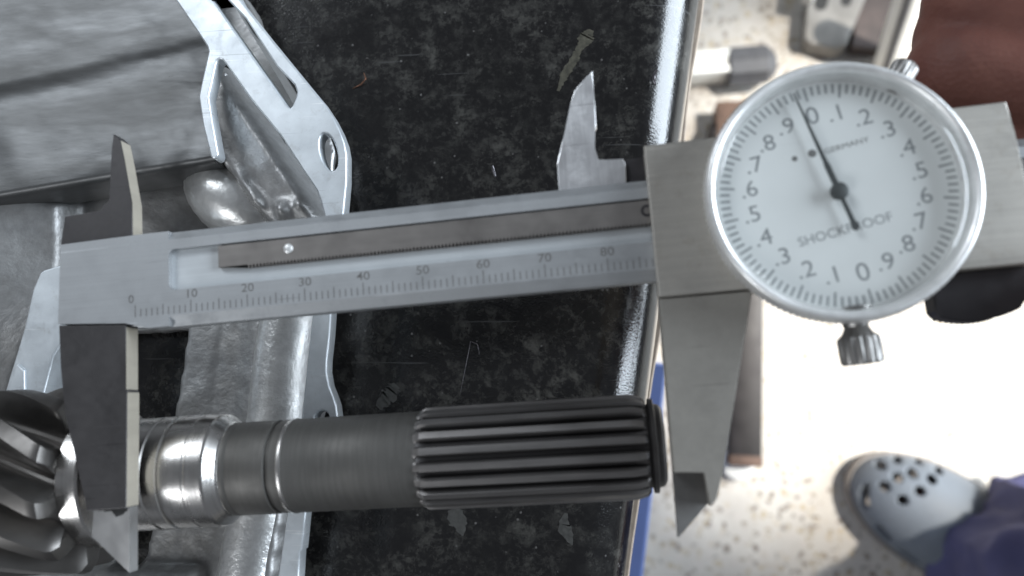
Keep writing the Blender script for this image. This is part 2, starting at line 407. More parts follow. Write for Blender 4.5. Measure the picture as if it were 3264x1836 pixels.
flat_blob('dried_splash', [wp(1885, 95, 0.6), wp(1868, 120, 2.0), wp(1850, 150, 0.9), wp(1830, 190, 1.1), wp(1800, 240, 1.0), wp(1778, 290, 0.3)], 0, 0.06, M['stain'], wt, 44, 0.35)
flat_blob('paint_fleck', [wp(1804, 1635, 0.3), wp(1797, 1680, 1.5), wp(1815, 1715, 1.0), wp(1824, 1738, 0.15)], 0, 0.06, M['fleck'], wt, 14, 0.25)
flat_blob('paint_fleck', [wp(1445, 1620, 1.6), wp(1462, 1660, 2.2), wp(1475, 1708, 0.2)], 0, 0.06, M['fleck'], wt, 14, 0.3)
flat_blob('paint_fleck', [wp(1262, 1230, 1.2), wp(1240, 1262, 1.8), wp(1205, 1300, 0.9)], 0, 0.06, M['fleck'], wt, 16, 0.5)

# metal shavings lying on the worktop
M['swarf'] = steel('dark_swarf', (0.16, 0.15, 0.16), 0.35, 0.9)
M['swarfc'] = steel('copper_swarf', (0.20, 0.10, 0.065), 0.4, 0.9)
def shaving(pts, r, label, mat):
    P = []
    for i in range(13):
        f = i / 12 * (len(pts) - 1); k = min(int(f), len(pts) - 2); f -= k
        u, v, z = [pts[k][q] * (1 - f) + pts[k + 1][q] * f for q in range(3)]
        P.append(tuple(at(u, v, z + r)))
    o = tube('metal_shaving', P, [r * (0.35 + 0.65 * math.sin(math.pi * (i + 1) / 14)) for i in range(13)], mat, seg=8)
    tag(o, label, 'metal shaving', 'metal shavings on the worktop')
shaving([(2094, 222, 1.2), (2084, 240, 0.4), (2083, 258, 0), (2090, 270, 0.6)], 0.45, 'dark curled metal shaving near the shiny rolled worktop edge', M['swarf'])
shaving([(1570, 528, 0.6), (1573, 545, 0), (1579, 563, 0.3)], 0.4, 'dark straight metal shaving just above the caliper beam', M['swarf'])
shaving([(1124, 282, 0), (1150, 270, 0.2), (1166, 252, 0.5), (1160, 232, 0.2)], 0.16, 'thin curled copper shaving right of the slotted aluminium flange', M['swarfc'])
shaving([(1468, 1250, 0), (1500, 1088, 0.1), (1522, 1098, 0.1), (1527, 1130, 0)], 0.1, 'hair-thin bent wire shaving between caliper beam and splined shaft', M['swarf'])

# ================================================================== gearbox housing (cast aluminium, machined flange)
ZF = 30.0
hs = empty('gearbox_housing', (-100, 20, 0)); HO = np.array([-100.0, 20.0])
tag(hs, 'grey cast aluminium gearbox housing with bright machined flange under the shaft', 'gearbox housing')
def fp(pts, z=ZF): return [tuple(at(u, v, z)[:2] - HO) for u, v in pts]
outer = [(735, -60), (766, 0), (851, 107), (980, 265), (1030, 325), (1061, 372), (1083, 415), (1098, 455), (1105, 493), (1105, 575), (1096, 671), (1080, 800), (1058, 960),
         (1051, 1069), (1042, 1150), (1041, 1185), (1049, 1230), (1062, 1262), (1072, 1292), (1077, 1330), (1072, 1400), (1050, 1470), (1010, 1520), (985, 1580),
         (974, 1639), (962, 1754), (956, 1758), (952, 1836), (945, 1920)]
inner = [(870, 1920), (884, 1836), (914, 1639), (961, 1328), (997, 989), (1024, 800), (1033, 684), (1021, 639), (1008, 605), (963, 539), (894, 432), (800, 317), (722, 207), (709, 190), (700, 186), (692, 192),
         (687, 205), (676, 257), (664, 308), (676, 385), (695, 490), (691, 501), (681, 506), (671, 499), (646, 398), (633, 308), (642, 262), (664, 165), (660, 148), (633, 107), (560, 0), (525, -60)]
slot = [(640, -58), (680, 0), (736, 81), (800, 172), (890, 300), (918, 338), (925, 343), (932, 336), (943, 308), (946, 292), (938, 270), (881, 210), (783, 60), (727, 0), (690, -58)]
hole = [(1047 + 24 * math.cos(a) - 4 * math.sin(a) * 2, 485 + 58 * math.sin(a) + 6 * math.cos(a)) for a in [2 * math.pi * k / 28 for k in range(28)]]
hole = [(1047 + 27 * math.cos(a) + 12 * math.sin(a), 484 + 60 * math.sin(a)) for a in [2 * math.pi * k / 28 for k in range(28)]]
hole2 = [(1026 + 24 * math.cos(a), 1334 + 25 * math.sin(a)) for a in [2 * math.pi * k / 20 for k in range(20)]]
plate('flange', fp(outer + inner), [fp(slot), fp(hole), fp(hole2)], ZF - 3.6, ZF, M['machined'], hs, 0.35)
strip = [(128, 868), (140, 860), (186, 846), (225, 840), (230, 1000), (205, 1080), (170, 1135), (137, 1262), (135, 1290), (31, 1352), (0, 1352), (-10, 1340), (4, 1290), (30, 1200), (50, 1135), (78, 1040), (104, 924)]
plate('bearing_web_face', fp(strip), [], ZF - 8, ZF, M['machined'], hs, 0.4)
prism('raised_pad', fp([(48, 1168), (56, 1160), (76, 1180), (77, 1245), (62, 1258), (40, 1300), (30, 1345), (4, 1342), (22, 1270)], ZF + 0.6), ZF - 0.5, ZF + 0.6, M['machined'], hs, 0.3)

# cast body: one height surface with the pockets, dome, ridge and openings of the photo, given thickness
STEP = 0.62
xs = np.arange(-170, -50, STEP); ys = np.arange(-52, 112, STEP)
XX, YY = np.meshgrid(xs, ys, indexing='ij')
PX, PY = to_px(np.stack([XX, YY, np.full(XX.shape, 20.0)], -1))
hh = np.full(XX.shape, 9.0)
rngn = np.random.RandomState(3)
big = blur(rngn.randn(*XX.shape), 9); big /= big.std(); fine = blur(rngn.randn(*XX.shape), 2.0); fine /= fine.std()
hh += 1.1 * big
# G: sloping wall at the far left
g = inside(PX, PY, [(-400, 560), (150, 620), (130, 868), (4, 1340), (-400, 1500)])
hh[g] = (15 + (150 - PX[g]) * 0.03 + 0.8 * big[g])
# B: broad upper left web with a crease
Bp = [(-400, -200), (480, -200), (560, 0), (665, 154), (642, 265), (633, 308), (668, 498), (450, 536), (0, 615), (-400, 690)]
b = inside(PX, PY, Bp)
def web_height(PX, PY, big):
    vc = 275 - 0.218 * PX
    hb = np.where(PY < vc, 21.5 - 0.010 * np.clip(vc - PY, 0, 300), 21.0 + np.clip(PY - vc, 0, 330) * 0.013)
    hb += 0.7 * np.exp(-((PY - vc) / 30.0) ** 2) * np.clip((430 - PX) / 200, 0, 1) - 0.45 * np.exp(-((PY - vc - 50) / 55.0) ** 2)
    hb += 0.5 * np.sin(PX / 33.0) * np.exp(-((PY - 480) / 70.0) ** 2) * np.clip((240 - PX) / 150, 0, 1)
    hb += 0.18 * big
    return hb
def coons(TT, SS, top, right, bottom, left):
    f = lambda pl, t: np.array([np.interp(t, np.linspace(0, 1, len(pl)), [p[k] for p in pl]) for k in (0, 1)])
    a, c, d, e = f(top, SS), f(bottom, SS), f(left, TT), f(right, TT)
    c00, c10, c01, c11 = [np.array(p, float)[:, None, None] for p in (top[0], top[-1], bottom[0], bottom[-1])]
    return (1 - TT) * a + TT * c + (1 - SS) * d + SS * e - ((1 - SS) * (1 - TT) * c00 + SS * (1 - TT) * c10 + (1 - SS) * TT * c01 + SS * TT * c11)
NSB, NTB = 120, 130
SS, TT = np.meshgrid(np.linspace(0, 1, NSB), np.linspace(0, 1, NTB), indexing='ij')
bu, bv = coons(TT, SS, [(-500, -300), (640, -300)], [(640, -300), (630, -100), (640, 80), (672, 170), (656, 262), (648, 308), (662, 398), (682, 500)], [(-500, 700), (0, 615), (450, 538), (682, 500)], [(-500, -300), (-500, 700)])
rb_ = np.random.RandomState(5); wob = blur(rb_.randn(NSB, NTB), 7); wob /= wob.std(); fin = blur(rb_.randn(NSB, NTB), 1.6); fin /= fin.std()
bz = blur(web_height(bu, bv, wob), 2.2) + 0.02 * fin
P = np.stack([bu, bv], -1); V = []; Fc = []
for i in range(NSB):
    for j in range(NTB):
        p = at(bu[i, j], bv[i, j], bz[i, j]); V.append((p[0] - HO[0], p[1] - HO[1], bz[i, j]))
    x, y, z = V[-1]
    for (dy, dz) in ((-0.5, -0.3), (-0.9, -0.9), (-1.0, -2.0), (-0.6, -13.0)): V.append((x, y + dy, z + dz))
m = NTB + 4
for i in range(NSB - 1):
    for j in range(m - 1): Fc.append((i * m + j, i * m + j + 1, (i + 1) * m + j + 1, (i + 1) * m + j))
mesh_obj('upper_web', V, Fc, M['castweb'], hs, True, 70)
hh[b] = 7.0
# D: triangular pocket right of the rib
D = [(700, 186), (1035, 690), (1040, 760), (880, 740), (760, 600), (695, 505), (664, 308)]
d_ = inside(PX, PY, D); dd = seg_dist(PX, PY, [(715, 201), (1006, 608), (1035, 690)])
hd = 25.6 - np.clip(dd, 0, 240) * 0.022 + 0.30 * big
hh[d_] = hd[d_]
# E: flat web below the caliper
Ep = [(520, 745), (1040, 735), (1000, 985), (964, 1325), (917, 1636), (886, 1836), (868, 1930), (330, 1930), (420, 1812), (440, 1700), (515, 1345), (562, 1040)]
e = inside(PX, PY, Ep); he = 17.0 + 0.25 * big - 0.8 * np.exp(-((seg_dist(PX, PY, [(694, 1000), (650, 1330), (560, 1700), (540, 1836)])) / 7.0) ** 2)
he += 2.2 * np.clip((seg_dist(PX, PY, [(820, 980), (790, 1330), (715, 1690), (690, 1850)]) * -1 + 70) / 70, 0, 1)
hh[e & (PY > 900)] = he[e & (PY > 900)]
hh[e & (PY <= 900)] = 12 + 0.5 * big[e & (PY <= 900)]
# strip between ridge and flange
rd = seg_dist(PX, PY, [(925, 780), (893, 985), (845, 1340), (790, 1640), (752, 1930)])
rt = e & (PX > np.interp(PY, [780, 985, 1340, 1640, 1930], [925, 893, 845, 790, 752])) & (PY > 760)
hh[rt] = 21.5 + 0.2 * big[rt]
# flash line between dome and pocket, lumps at its foot
fd = seg_dist(PX, PY, [(705, 508), (770, 560), (830, 640), (862, 700)])
hh[(fd < 45) & ~b & ~d_] = 13.0
hh += np.where(~b, 1.5 * np.exp(-(fd / 13.0) ** 2) * (1 + 0.7 * fine), 0)
for (u, v, r, q) in ((925, 690, 26, 4.0), (985, 672, 14, 3.0), (895, 705, 16, -2.5)):
    hh += q * np.exp(-(np.hypot(PX - u, PY - v) / r) ** 2)
# bottom rim under the gear
rim = (PY > 1812 + 0.03 * np.abs(PX - 380)) & (PX < 620)
hh[rim] = (17 + 6 * np.sqrt(np.clip(1 - ((PY[rim] - 1900) / 95.0) ** 2, 0, 1)))
sharp = hh.copy(); hh = blur(hh, 1.15)
hh += 0.05 * fine
# pitted seam along the left foot of the ridge
sd = seg_dist(PX, PY, [(862, 985), (835, 1130), (822, 1250), (800, 1345), (760, 1640), (740, 1760), (728, 1836)])
hh -= np.where(sd < 8, 0.8 * np.clip(fine, 0, 2.0), 0)
opening = inside(PX, PY, [(150, 1150), (215, 1042), (562, 1040), (515, 1345), (440, 1700), (424, 1808), (318, 1808), (200, 1700), (150, 1400)])
keep = inside(PX, PY, [(-500, -260), (600, -260), (735, -60), (820, 107), (930, 265), (1000, 372), (1040, 480), (1040, 575), (1040, 671), (1010, 960), (990, 1185), (990, 1300), (975, 1400), (950, 1580), (915, 1754), (890, 1990), (-500, 1990)])
keep &= ~opening & ~inside(PX, PY, [(640, -90), (682, 0), (738, 81), (890, 296), (925, 345), (946, 300), (938, 268), (881, 210), (783, 60), (727, 0), (690, -90)])
keep &= ~inside(PX, PY, [(1047 + 36 * math.cos(a), 484 + 66 * math.sin(a)) for a in [k * .4 for k in range(16)]])
under = inside(PX, PY, outer + inner) | inside(PX, PY, strip); hh = np.where(under, np.minimum(hh, ZF - 4.2), np.minimum(hh, ZF - 0.8))
nx, ny = XX.shape
vid = -np.ones(XX.shape, int); V = []; Fc = []
quad = keep[:-1, :-1] & keep[1:, :-1] & keep[1:, 1:] & keep[:-1, 1:]
for i in range(nx - 1):
    for j in range(ny - 1):
        if quad[i, j]:
            f = []
            for (a, c) in ((i, j), (i + 1, j), (i + 1, j + 1), (i, j + 1)):
                if vid[a, c] < 0:
                    vid[a, c] = len(V); V.append((XX[a, c] - HO[0], YY[a, c] - HO[1], hh[a, c]))
                f.append(vid[a, c])
            Fc.append(tuple(f))
me = bpy.data.meshes.new('casting'); me.from_pydata([(v[0] * MM, v[1] * MM, v[2] * MM) for v in V], [], Fc); me.update()
bm = bmesh.new(); bm.from_mesh(me)
for _ in range(14):
    new = {}
    for v in bm.verts:
        nb = [e.other_vert(v) for e in v.link_edges if e.is_boundary]
        if len(nb) == 2: new[v] = v.co * 0.5 + (nb[0].co + nb[1].co) * 0.25
    for v, c in new.items(): v.co = c
bm.to_mesh(me); bm.free()
me.materials.append(M['cast'])
for p in me.polygons: p.use_smooth = True
co = bpy.data.objects.new('casting', me); link(co, hs)
so = co.modifiers.new('thickness', 'SOLIDIFY'); so.thickness = 3.0 * MM; so.offset = -1
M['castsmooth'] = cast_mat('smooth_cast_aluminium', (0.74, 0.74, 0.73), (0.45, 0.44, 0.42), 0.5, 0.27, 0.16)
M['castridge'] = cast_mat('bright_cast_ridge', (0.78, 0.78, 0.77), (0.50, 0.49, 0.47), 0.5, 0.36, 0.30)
def height_bump(i, j): return 1 + 0.012 * math.sin(i * 1.7 + j * 0.9) + 0.01 * math.sin(j * 2.3 - i * 0.7)
c0 = at(752, 640, 14); ax_ = at(900, 745, 14) - at(650, 575, 14); ax_ /= np.linalg.norm(ax_); ay_ = np.array([-ax_[1], ax_[0], 0])
V = []; Fc = []; n1_, n2_ = 26, 48
for i in range(n1_):
    e_ = math.pi / 2 * (1 - i / (n1_ - 1))
    for j in range(n2_):
        a = 2 * math.pi * j / n2_; k = height_bump(i, j)
        p = c0 + ax_ * (15.0 * k * math.cos(e_) * math.cos(a)) + ay_ * (9.0 * k * math.cos(e_) * math.sin(a)) + np.array([0, 0, -3 + 11.0 * math.sin(e_)])
        V.append((p[0] - HO[0], p[1] - HO[1], p[2]))
for i in range(n1_ - 1):
    for j in range(n2_): Fc.append((i * n2_ + j, i * n2_ + (j + 1) % n2_, (i + 1) * n2_ + (j + 1) % n2_, (i + 1) * n2_ + j))
dm = mesh_obj('cast_dome', V, Fc, M['castsmooth'], hs, True, 80)
rpts = [(935, 770), (905, 985), (880, 1130), (858, 1340), (826, 1490), (800, 1640), (775, 1760), (752, 1930)]
RP = []
for k in range(60):
    f = k / 59 * (len(rpts) - 1); q = min(int(f), len(rpts) - 2); f -= q
    p = at(rpts[q][0] * (1 - f) + rpts[q + 1][0] * f, rpts[q][1] * (1 - f) + rpts[q + 1][1] * f, 22.0)
    RP.append((p[0] - HO[0], p[1] - HO[1], 17.6))
tube('rounded_ridge', RP, 6.4, M['castridge'], hs, 48)
# skirt wall under the flange, set back from its edge, down to the worktop
sk = [(700, -60), (900, 265), (960, 372), (985, 480), (975, 671), (940, 985), (920, 1185), (905, 1400), (880, 1639), (850, 1920)]
skp = fp(sk, 12); skq = [(x - 5, y) for x, y in skp]
prism('skirt_wall', skp + skq[::-1], 0.2, 13.0, M['cast'], hs)
prism('shaft_saddle', [(48, -34.5), (52, -34.3), (52.3, -27.6), (48.3, -27.8)], 20, 35.4, M['cast'], hs)

# ================================================================== splined shaft with helical pinion
AX = math.radians(3.5191); ZA = 44.0
sh = empty('splined_shaft', (0, -6.7955, ZA), AX)
tag(sh, 'dark steel splined shaft with helical pinion lying across the aluminium housing', 'shaft')
lathe('journal', [(-97, 10), (-95.4, 12.2), (-95.0, 12.6), (-91.6, 12.6), (-91.2, 12.3), (-91.0, 10.2), (-90.5, 10.06), (-81.7, 10.06), (-81.45, 9.85), (-81.15, 9.85), (-80.9, 10.06),
                 (-78.7, 10.06), (-78.5, 9.6), (-77.9, 9.6), (-77.7, 10.06), (-74.0, 10.06), (-73.8, 9.98), (-73.5, 9.98), (-73.3, 10.12), (-70.7, 9.98), (-70.2, 9.78), (-68.7, 8.45), (-68.4, 8.3), (-68.3, 8.1)],
      M['polished'], sh, 144, angle=5.5)
lathe('shaft_body', [(-69.5, 8.05), (-68.3, 8.22), (-67.4, 8.22), (-67.25, 8.12), (-67.05, 8.12), (-66.9, 8.22), (-60.3, 8.22), (-60.1, 7.75), (-59.5, 7.75), (-59.3, 8.16), (-57.7, 8.16), (-57.5, 8.28), (-57.1, 8.3), (-56.9, 8.2),
                     (-45, 8.2), (-34, 8.2), (-32.5, 7.4)], M['shaft'], sh, 128, angle=40)
lathe('bright_band', [(-58.0, 8.12), (-57.6, 8.3), (-57.1, 8.32), (-56.9, 8.1)], M['polished'], sh, 128, angle=60)
NS = 20
def spline_r(k, j, r):
    ph = (j % 12) / 12.0
    tip, root = SPL[k]
    f = {0: 0, 1: 0, 2: .55, 3: 1, 4: 1, 5: 1, 6: 1, 7: 1, 8: 1, 9: .55, 10: 0, 11: 0}[j % 12]
    return root + (tip - root) * f
SPL = [(8.1, 7.9), (8.45, 8.15), (8.8, 7.75), (8.85, 7.35), (8.85, 7.3), (8.85, 7.3), (8.75, 7.35), (8.3, 7.6), (7.7, 7.6)]
lathe('splines', [(-34.3, 8), (-33.5, 8), (-32.9, 8), (-31.6, 8), (-20, 8), (1.9, 8), (3.0, 8), (4.4, 8), (4.9, 8)], M['spline'], sh, NS * 12, rfun=spline_r, angle=24)
so_ = bpy.data.objects['splines']; so_.data.materials.append(M['crest'])
for p in so_.data.polygons:
    if len(p.vertices) == 4 and sum(math.hypot(so_.data.vertices[v].co.y, so_.data.vertices[v].co.z) for v in p.vertices) / 4 > 8.05 * MM: p.material_index = 1
lathe('end_stub', [(4.2, 7.0), (5.5, 7.0), (6.5, 7.0), (7.2, 6.8), (7.7, 6.1)], M['spline'], sh, 72)
lathe('snap_ring', [(5.35, 6.9), (5.4, 7.7), (5.5, 7.9), (6.2, 7.9), (6.3, 7.7), (6.35, 6.9)], M['spline'], sh, 96, angle=60)
GT = 11; GS = 28; TW = 0.0345
def gear_profile(f):
    "radius fraction over one pitch: rounded tooth with sloping flanks"
    f = abs((f % 1.0) - 0.5) * 2            # 0 tooth centre .. 1 gap centre
    if f < 0.30: return 1.0
    if f < 0.74: return 1.0 - (f - 0.30) / 0.44 * 0.92
    return max(0.0, 0.08 - (f - 0.74) / 0.26 * 0.08)
gst = [(-95.1, 15.3, 0.0), (-95.8, 16.6, 0.0), (-96.6, 17.0, 0.0)] + [(-97.6 - q * 1.6, 17.0, 0.0) for q in range(20)]
V = []; Fc = []; n = GT * GS
for s, tip, _ in gst:
    for j in range(n):
        a = 2 * math.pi * j / n
        fr = gear_profile(j / GS); r = 11.4 + (tip - 11.4) * fr
        if s > -96.4: r -= 0.5 * (0.5 - abs(fr - 0.5))
        # angle 0 = top of the shaft, growing towards +y; teeth lean with the helix
        th = a + math.pi / GT * 0 + (-95.2 - s) * TW + 0.5 * 2 * math.pi / GT - math.pi / GT * 1.0
        V.append((s, r * math.sin(th), r * math.cos(th)))
for k in range(len(gst) - 1):
    for j in range(n):
        j2 = (j + 1) % n; Fc.append((k * n + j, k * n + j2, (k + 1) * n + j2, (k + 1) * n + j))
ce = len(V); V.append((-95.1, 0, 0)); V.append((gst[-1][0], 0, 0))
for j in range(n):
    Fc.append((ce, j, (j + 1) % n)); Fc.append((ce + 1, (len(gst) - 1) * n + (j + 1) % n, (len(gst) - 1) * n + j))
mesh_obj('helical_pinion', V, Fc, M['gear'], sh, True, 30)

# ================================================================== dial caliper
ca = empty('dial_caliper', CAL_O, math.atan2(CAL_X[1], CAL_X[0]))
tag(ca, 'steel dial caliper with round white dial laid across the splined shaft', 'dial caliper')
def outl(pts, z): return [cp(u, v, z) for u, v in pts]
TH = -3.8
# beam: head block and channelled bar in one mesh
XH, XE = 6.1, 216.0
sec = [(-2.2, TH), (-2.2, -1.3), (-0.45, 0), (3.9, 0), (3.9, -1.2), (10.98, -1.2), (10.98, 0), (12.7, 0), (14.2, -1.2), (14.2, TH)]
V = [(XH, y, z) for y, z in sec] + [(XE, y, z) for y, z in sec]; m = len(sec)
Fc = [(i, (i + 1) % m, m + (i + 1) % m, m + i) for i in range(m)] + [tuple(range(m)), tuple(range(m, 2 * m))]
bm_ = bmesh.new(); me = bpy.data.meshes.new('beam'); me.from_pydata([(a * MM, b * MM, c * MM) for a, b, c in V], [], Fc)
beam = finish('beam', me, M['beam'], ca); bm_.free()
hd_ = [(-14.2, 0.0), (-13.9, 13.9), (2.5, 14.2), (XH, 14.2), (XH, -2.2), (2.5, -2.2), (-1.9, -1.0)]
prism('beam_head', hd_, TH, 0.0, M['beam'], beam, 0.0)
# pale polished channel floor, its rounded end corners, and the toothed rack with its rivet
prism('channel_floor', [(XH, 3.92), (XE, 3.92), (XE, 10.96), (XH, 10.96)], -1.3, -1.12, M['recess'], beam)
for yy, s in ((3.9, 1), (10.98, -1)):
    q = [(XH, yy)] + [(XH + 1.1 - 1.1 * math.sin(a), yy + s * (1.1 - 1.1 * math.cos(a))) for a in [k * math.pi / 2 / 6 for k in range(7)]]
    prism('channel_corner', q, -1.25, -0.02, M['beam'], beam)
rk = [(14.9, 10.72), (14.9, 7.0), (20, 7.0)]
x = 20.0; 
while x < 92: rk += [(x + 0.10, 7.0), (x + 0.22, 6.45), (x + 0.38, 6.45), (x + 0.50, 7.0)]; x += 0.6
rk += [(205, 7.0), (205, 10.72)]
rack = prism('rack', rk, -1.1, -0.25, M['rack'], ca)
lathe('rivet', [(-0.4, 0.85), (-0.12, 0.82), (0.06, 0.6), (0.14, 0.3), (0.16, 0.02)], M['bezel'], rack, 28, 'Z', (27.3, 9.0, -0.05))
lathe('rack_screw', [(-0.4, 1.0), (-0.2, 1.0), (-0.18, 0.55), (-0.6, 0.5)], M['thumb'], rack, 24, 'Z', (87.0, 9.0, -0.0))
# graduations and figures on the lower rail
rects = []
for k in range(0, 100):
    L = 2.1 if k % 10 == 0 else (1.85 if k % 5 == 0 else 1.35)
    rects.append((k, -0.15 + L / 2, 0.17, L, 0))
v2, f2 = joined_boxes2d(rects)
mesh_obj('graduation_marks', [(a, b, 0.012) for a, b in v2], f2, M['mark'], beam)
text('numeral', '0', -0.75, 2.95, 0.014, 2.0, 0, M['mark'], beam, sx=1.05, offset=0.015)
for k in range(1, 10): text('numeral', f'{k * 10}', k * 10 + 0.1, 2.95, 0.014, 2.0, 0, M['mark'], beam, sx=1.15, offset=0.015)
# fixed jaws
lj = prism('fixed_jaw', [(-14.3, -0.2), (-13.8, -7.4), (-12.9, -15.4), (-8.9, -31.6), (-1.95, -31.6), (-1.75, -12.6), (-2.0, -12.2), (-1.95, -1.2)], TH, -0.3, M['jaw'], ca, 0.15)
prism('knife_edge', [(-8.9, -31.5), (-1.75, -31.5), (-1.8, -41.9), (-9.3, -35.9)], -3.3, -1.4, M['knife'], lj, 0.0, lambda x, y: -1.0 + (x + 1.8) * 0.16)
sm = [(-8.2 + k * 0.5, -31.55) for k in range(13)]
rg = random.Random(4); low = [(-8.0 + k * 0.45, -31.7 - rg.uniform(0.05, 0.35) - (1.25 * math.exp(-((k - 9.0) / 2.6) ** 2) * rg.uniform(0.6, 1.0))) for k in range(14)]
mesh_obj('ink_smear', [(x, y, -0.985 + (x + 1.8) * 0.16) for x, y in ([(-8.0 + k * 0.45, -31.6) for k in range(14)] + low)], [(k, k + 1, 15 + k, 14 + k) for k in range(13)], M['ink'], lj)  # jagged black patch across the top of the knife edge
uj = prism('fixed_inside_jaw', outl([(190, 800), (207, 690), (325, 672), (327, 655), (350, 640), (352, 560), (357, 470), (362, 427), (383, 447), (398, 520), (410, 590), (420, 645), (422, 760)], -0.8), TH, -0.8, M['jaw'], ca, 0.1)
M['side'] = steel('ground_side_steel', (0.38, 0.345, 0.285), 0.45, 0.4, streak=(400, 400, 60), var=0.08, bump=0.06, blotch=0.1)  # warm light from the right is put into this lighter cream colour
def side_face(name, pts, parent):
    "ground measuring face standing a hair proud of the jaw flank: pts (x, y) top edge, from z to z"
    V = [(x + o, y, z) for (x, y, z0, z1, o) in pts for z in (z0, z1)]
    return mesh_obj(name, V, [(2 * i, 2 * i + 1, 2 * i + 3, 2 * i + 2) for i in range(len(pts) - 1)], M['side'], parent)
side_face('measuring_face', [(-1.95, -1.6, -0.42, TH, .03), (-1.98, -12.15, -0.42, TH, .03)], lj)
side_face('measuring_face', [(-1.75, -12.65, -0.42, TH, .03), (-1.95, -31.4, -0.42, TH, .03)], lj)
uo = outl([(383, 447), (398, 520), (410, 590), (420, 645), (422, 760)], -0.8)
side_face('measuring_face', [(a, b, -0.95, TH, .03) for a, b in uo], uj)

# slider: front plate, edge rails, back plate
sl = prism('slider', [(87.45, 19.0), (141.6, 19.4), (142.0, 14.6), (142.6, -5.4), (87.25, -5.3)], 0.05, 2.0, M['slider'], ca, 0.2)
boxes('slider_rail', [(87.5, 141.5, 14.4, 18.9, -5.6, 0.0)], M['slider'], sl)
boxes('slider_rail', [(87.5, 141.5, -5.2, -2.4, -5.6, 0.0)], M['slider'], sl)
boxes('slider_back', [(87.5, 141.5, -2.35, 14.35, -5.6, -3.9)], M['slider'], sl)
mj = prism('sliding_jaw', [(87.3, -5.45), (86.75, -31.7), (91.3, -31.8), (91.5, -36.9), (92.5, -36.0), (93.9, -32.0), (101.3, -5.6)], -3.4, 1.6, M['jaw2'], ca, 0.15)
prism('knife_edge', [(86.75, -31.6), (91.4, -31.7), (91.6, -36.8), (86.5, -41.5)], -3.2, -1.0, M['jaw3'], mj, 0.0, lambda x, y: -1.2 - (x - 86.6) * 0.12)
ub = prism('sliding_inside_jaw', outl([(1781, 610), (1775, 520), (1800, 420), (1818, 330), (1831, 288), (1860, 255), (1888, 225), (1893, 290), (1901, 400), (1894, 415), (1896, 470), (1905, 512), (1940, 509), (1985, 505), (1995, 522), (1997, 600)], -2.2), TH, -2.2, M['blade'], ca, 0.18)
prism('slider_tongue', outl([(1980, 600), (1985, 512), (2054, 500), (2070, 600)], -3.0), TH - 1, -3.0, M['thumb'], ca)
# thumb rest with a serrated arc
th = [(127.9, -5.35), (127.85, -10.9)]
for k in range(60):
    f = k / 59; xx = 128.3 + f * 11.6; yy = -11.15 - 1.75 * math.sin(math.pi * min(1, (f * 0.86 + 0.10))) ** 0.8
    th.append((xx, yy - (0.16 * (1 if (k // 2) % 2 else -1) if f < 0.62 else 0)))
th += [(140.8, -10.0), (141.6, -9.6), (142.8, -9.5), (145, -9.8), (150, -9.9), (151, -5.35)]
prism('thumb_rest', th, -4.4, -0.6, M['thumb'], ca, 0.25)

# dial
DC = (114.55, 7.25); DROT = R_(9.2)
dl = lathe('dial_case', [(2.02, 17.6), (2.1, 18.6), (4.2, 18.7), (4.4, 18.2), (4.45, 17.9)], M['bezel'], ca, 96, 'Z', (DC[0], DC[1], 0))
KN = 132
def knurl(k, j, r): return r - (0.22 if (j % 2 and 2 <= k <= 4) else 0.0)
lathe('bezel', [(4.5, 17.9), (4.5, 19.1), (4.8, 19.45), (6.0, 19.5), (7.0, 19.5), (7.5, 19.3), (8.1, 19.25), (8.45, 19.05), (8.6, 18.75), (8.55, 18.4), (8.3, 18.1), (7.6, 17.8), (5.45, 17.5), (5.45, 17.2), (4.6, 17.2)],
      M['bezel'], dl, KN * 2, 'Z', (DC[0], DC[1], 0), rfun=knurl, angle=45, caps=False)
lathe('dial_face', [(5.0, 17.5), (5.3, 17.5)], M['face'], dl, 96, 'Z', (DC[0], DC[1], 0))
rects = []; dots = []
for k in range(100):
    a = math.pi / 2 + DROT - 2 * math.pi * k / 100
    L = 2.15 if k % 5 == 0 else 1.45; ro = 16.95
    rects.append((DC[0] + (ro - L / 2) * math.cos(a), DC[1] + (ro - L / 2) * math.sin(a), L, 0.30, a))
v2, f2 = joined_boxes2d(rects)
mesh_obj('graduation_marks', [(a, b, 5.315) for a, b in v2], f2, M['dialink'], dl)
for k in range(20):
    a = math.pi / 2 + DROT - 2 * math.pi * k / 20
    d = k % 10; s = '0' if d == 0 else f'.{d}'
    text('numeral', s, DC[0] + 12.35 * math.cos(a) - (0.35 if d else 0) * math.cos(DROT), DC[1] + 12.35 * math.sin(a), 5.318, 3.9 if d == 0 else 3.5, DROT, M['dialink'], dl, sx=1.08)
text('lettering', 'SHOCKPROOF', DC[0] + 0.9 * math.cos(DROT + R_(-90)) * 0 + 0.35, DC[1] - 5.6, 5.316, 2.0, DROT + R_(1.5), M['dialink'], dl, sx=1.06)
def dpt(u, v): return cp(u, v, 5.316)
q = dpt(2698, 464); text('lettering', 'GERMANY', q[0], q[1], 5.316, 1.15, DROT + R_(1), M['mark'], dl, sx=1.25)
for (u, v, r) in ((2533, 506, 0.42), (2589, 489, 0.62)):
    q = dpt(u, v); lathe('printed_dot', [(5.312, r * 0.99), (5.317, r)], M['mark'], dl, 16, 'Z', (q[0], q[1], 0))
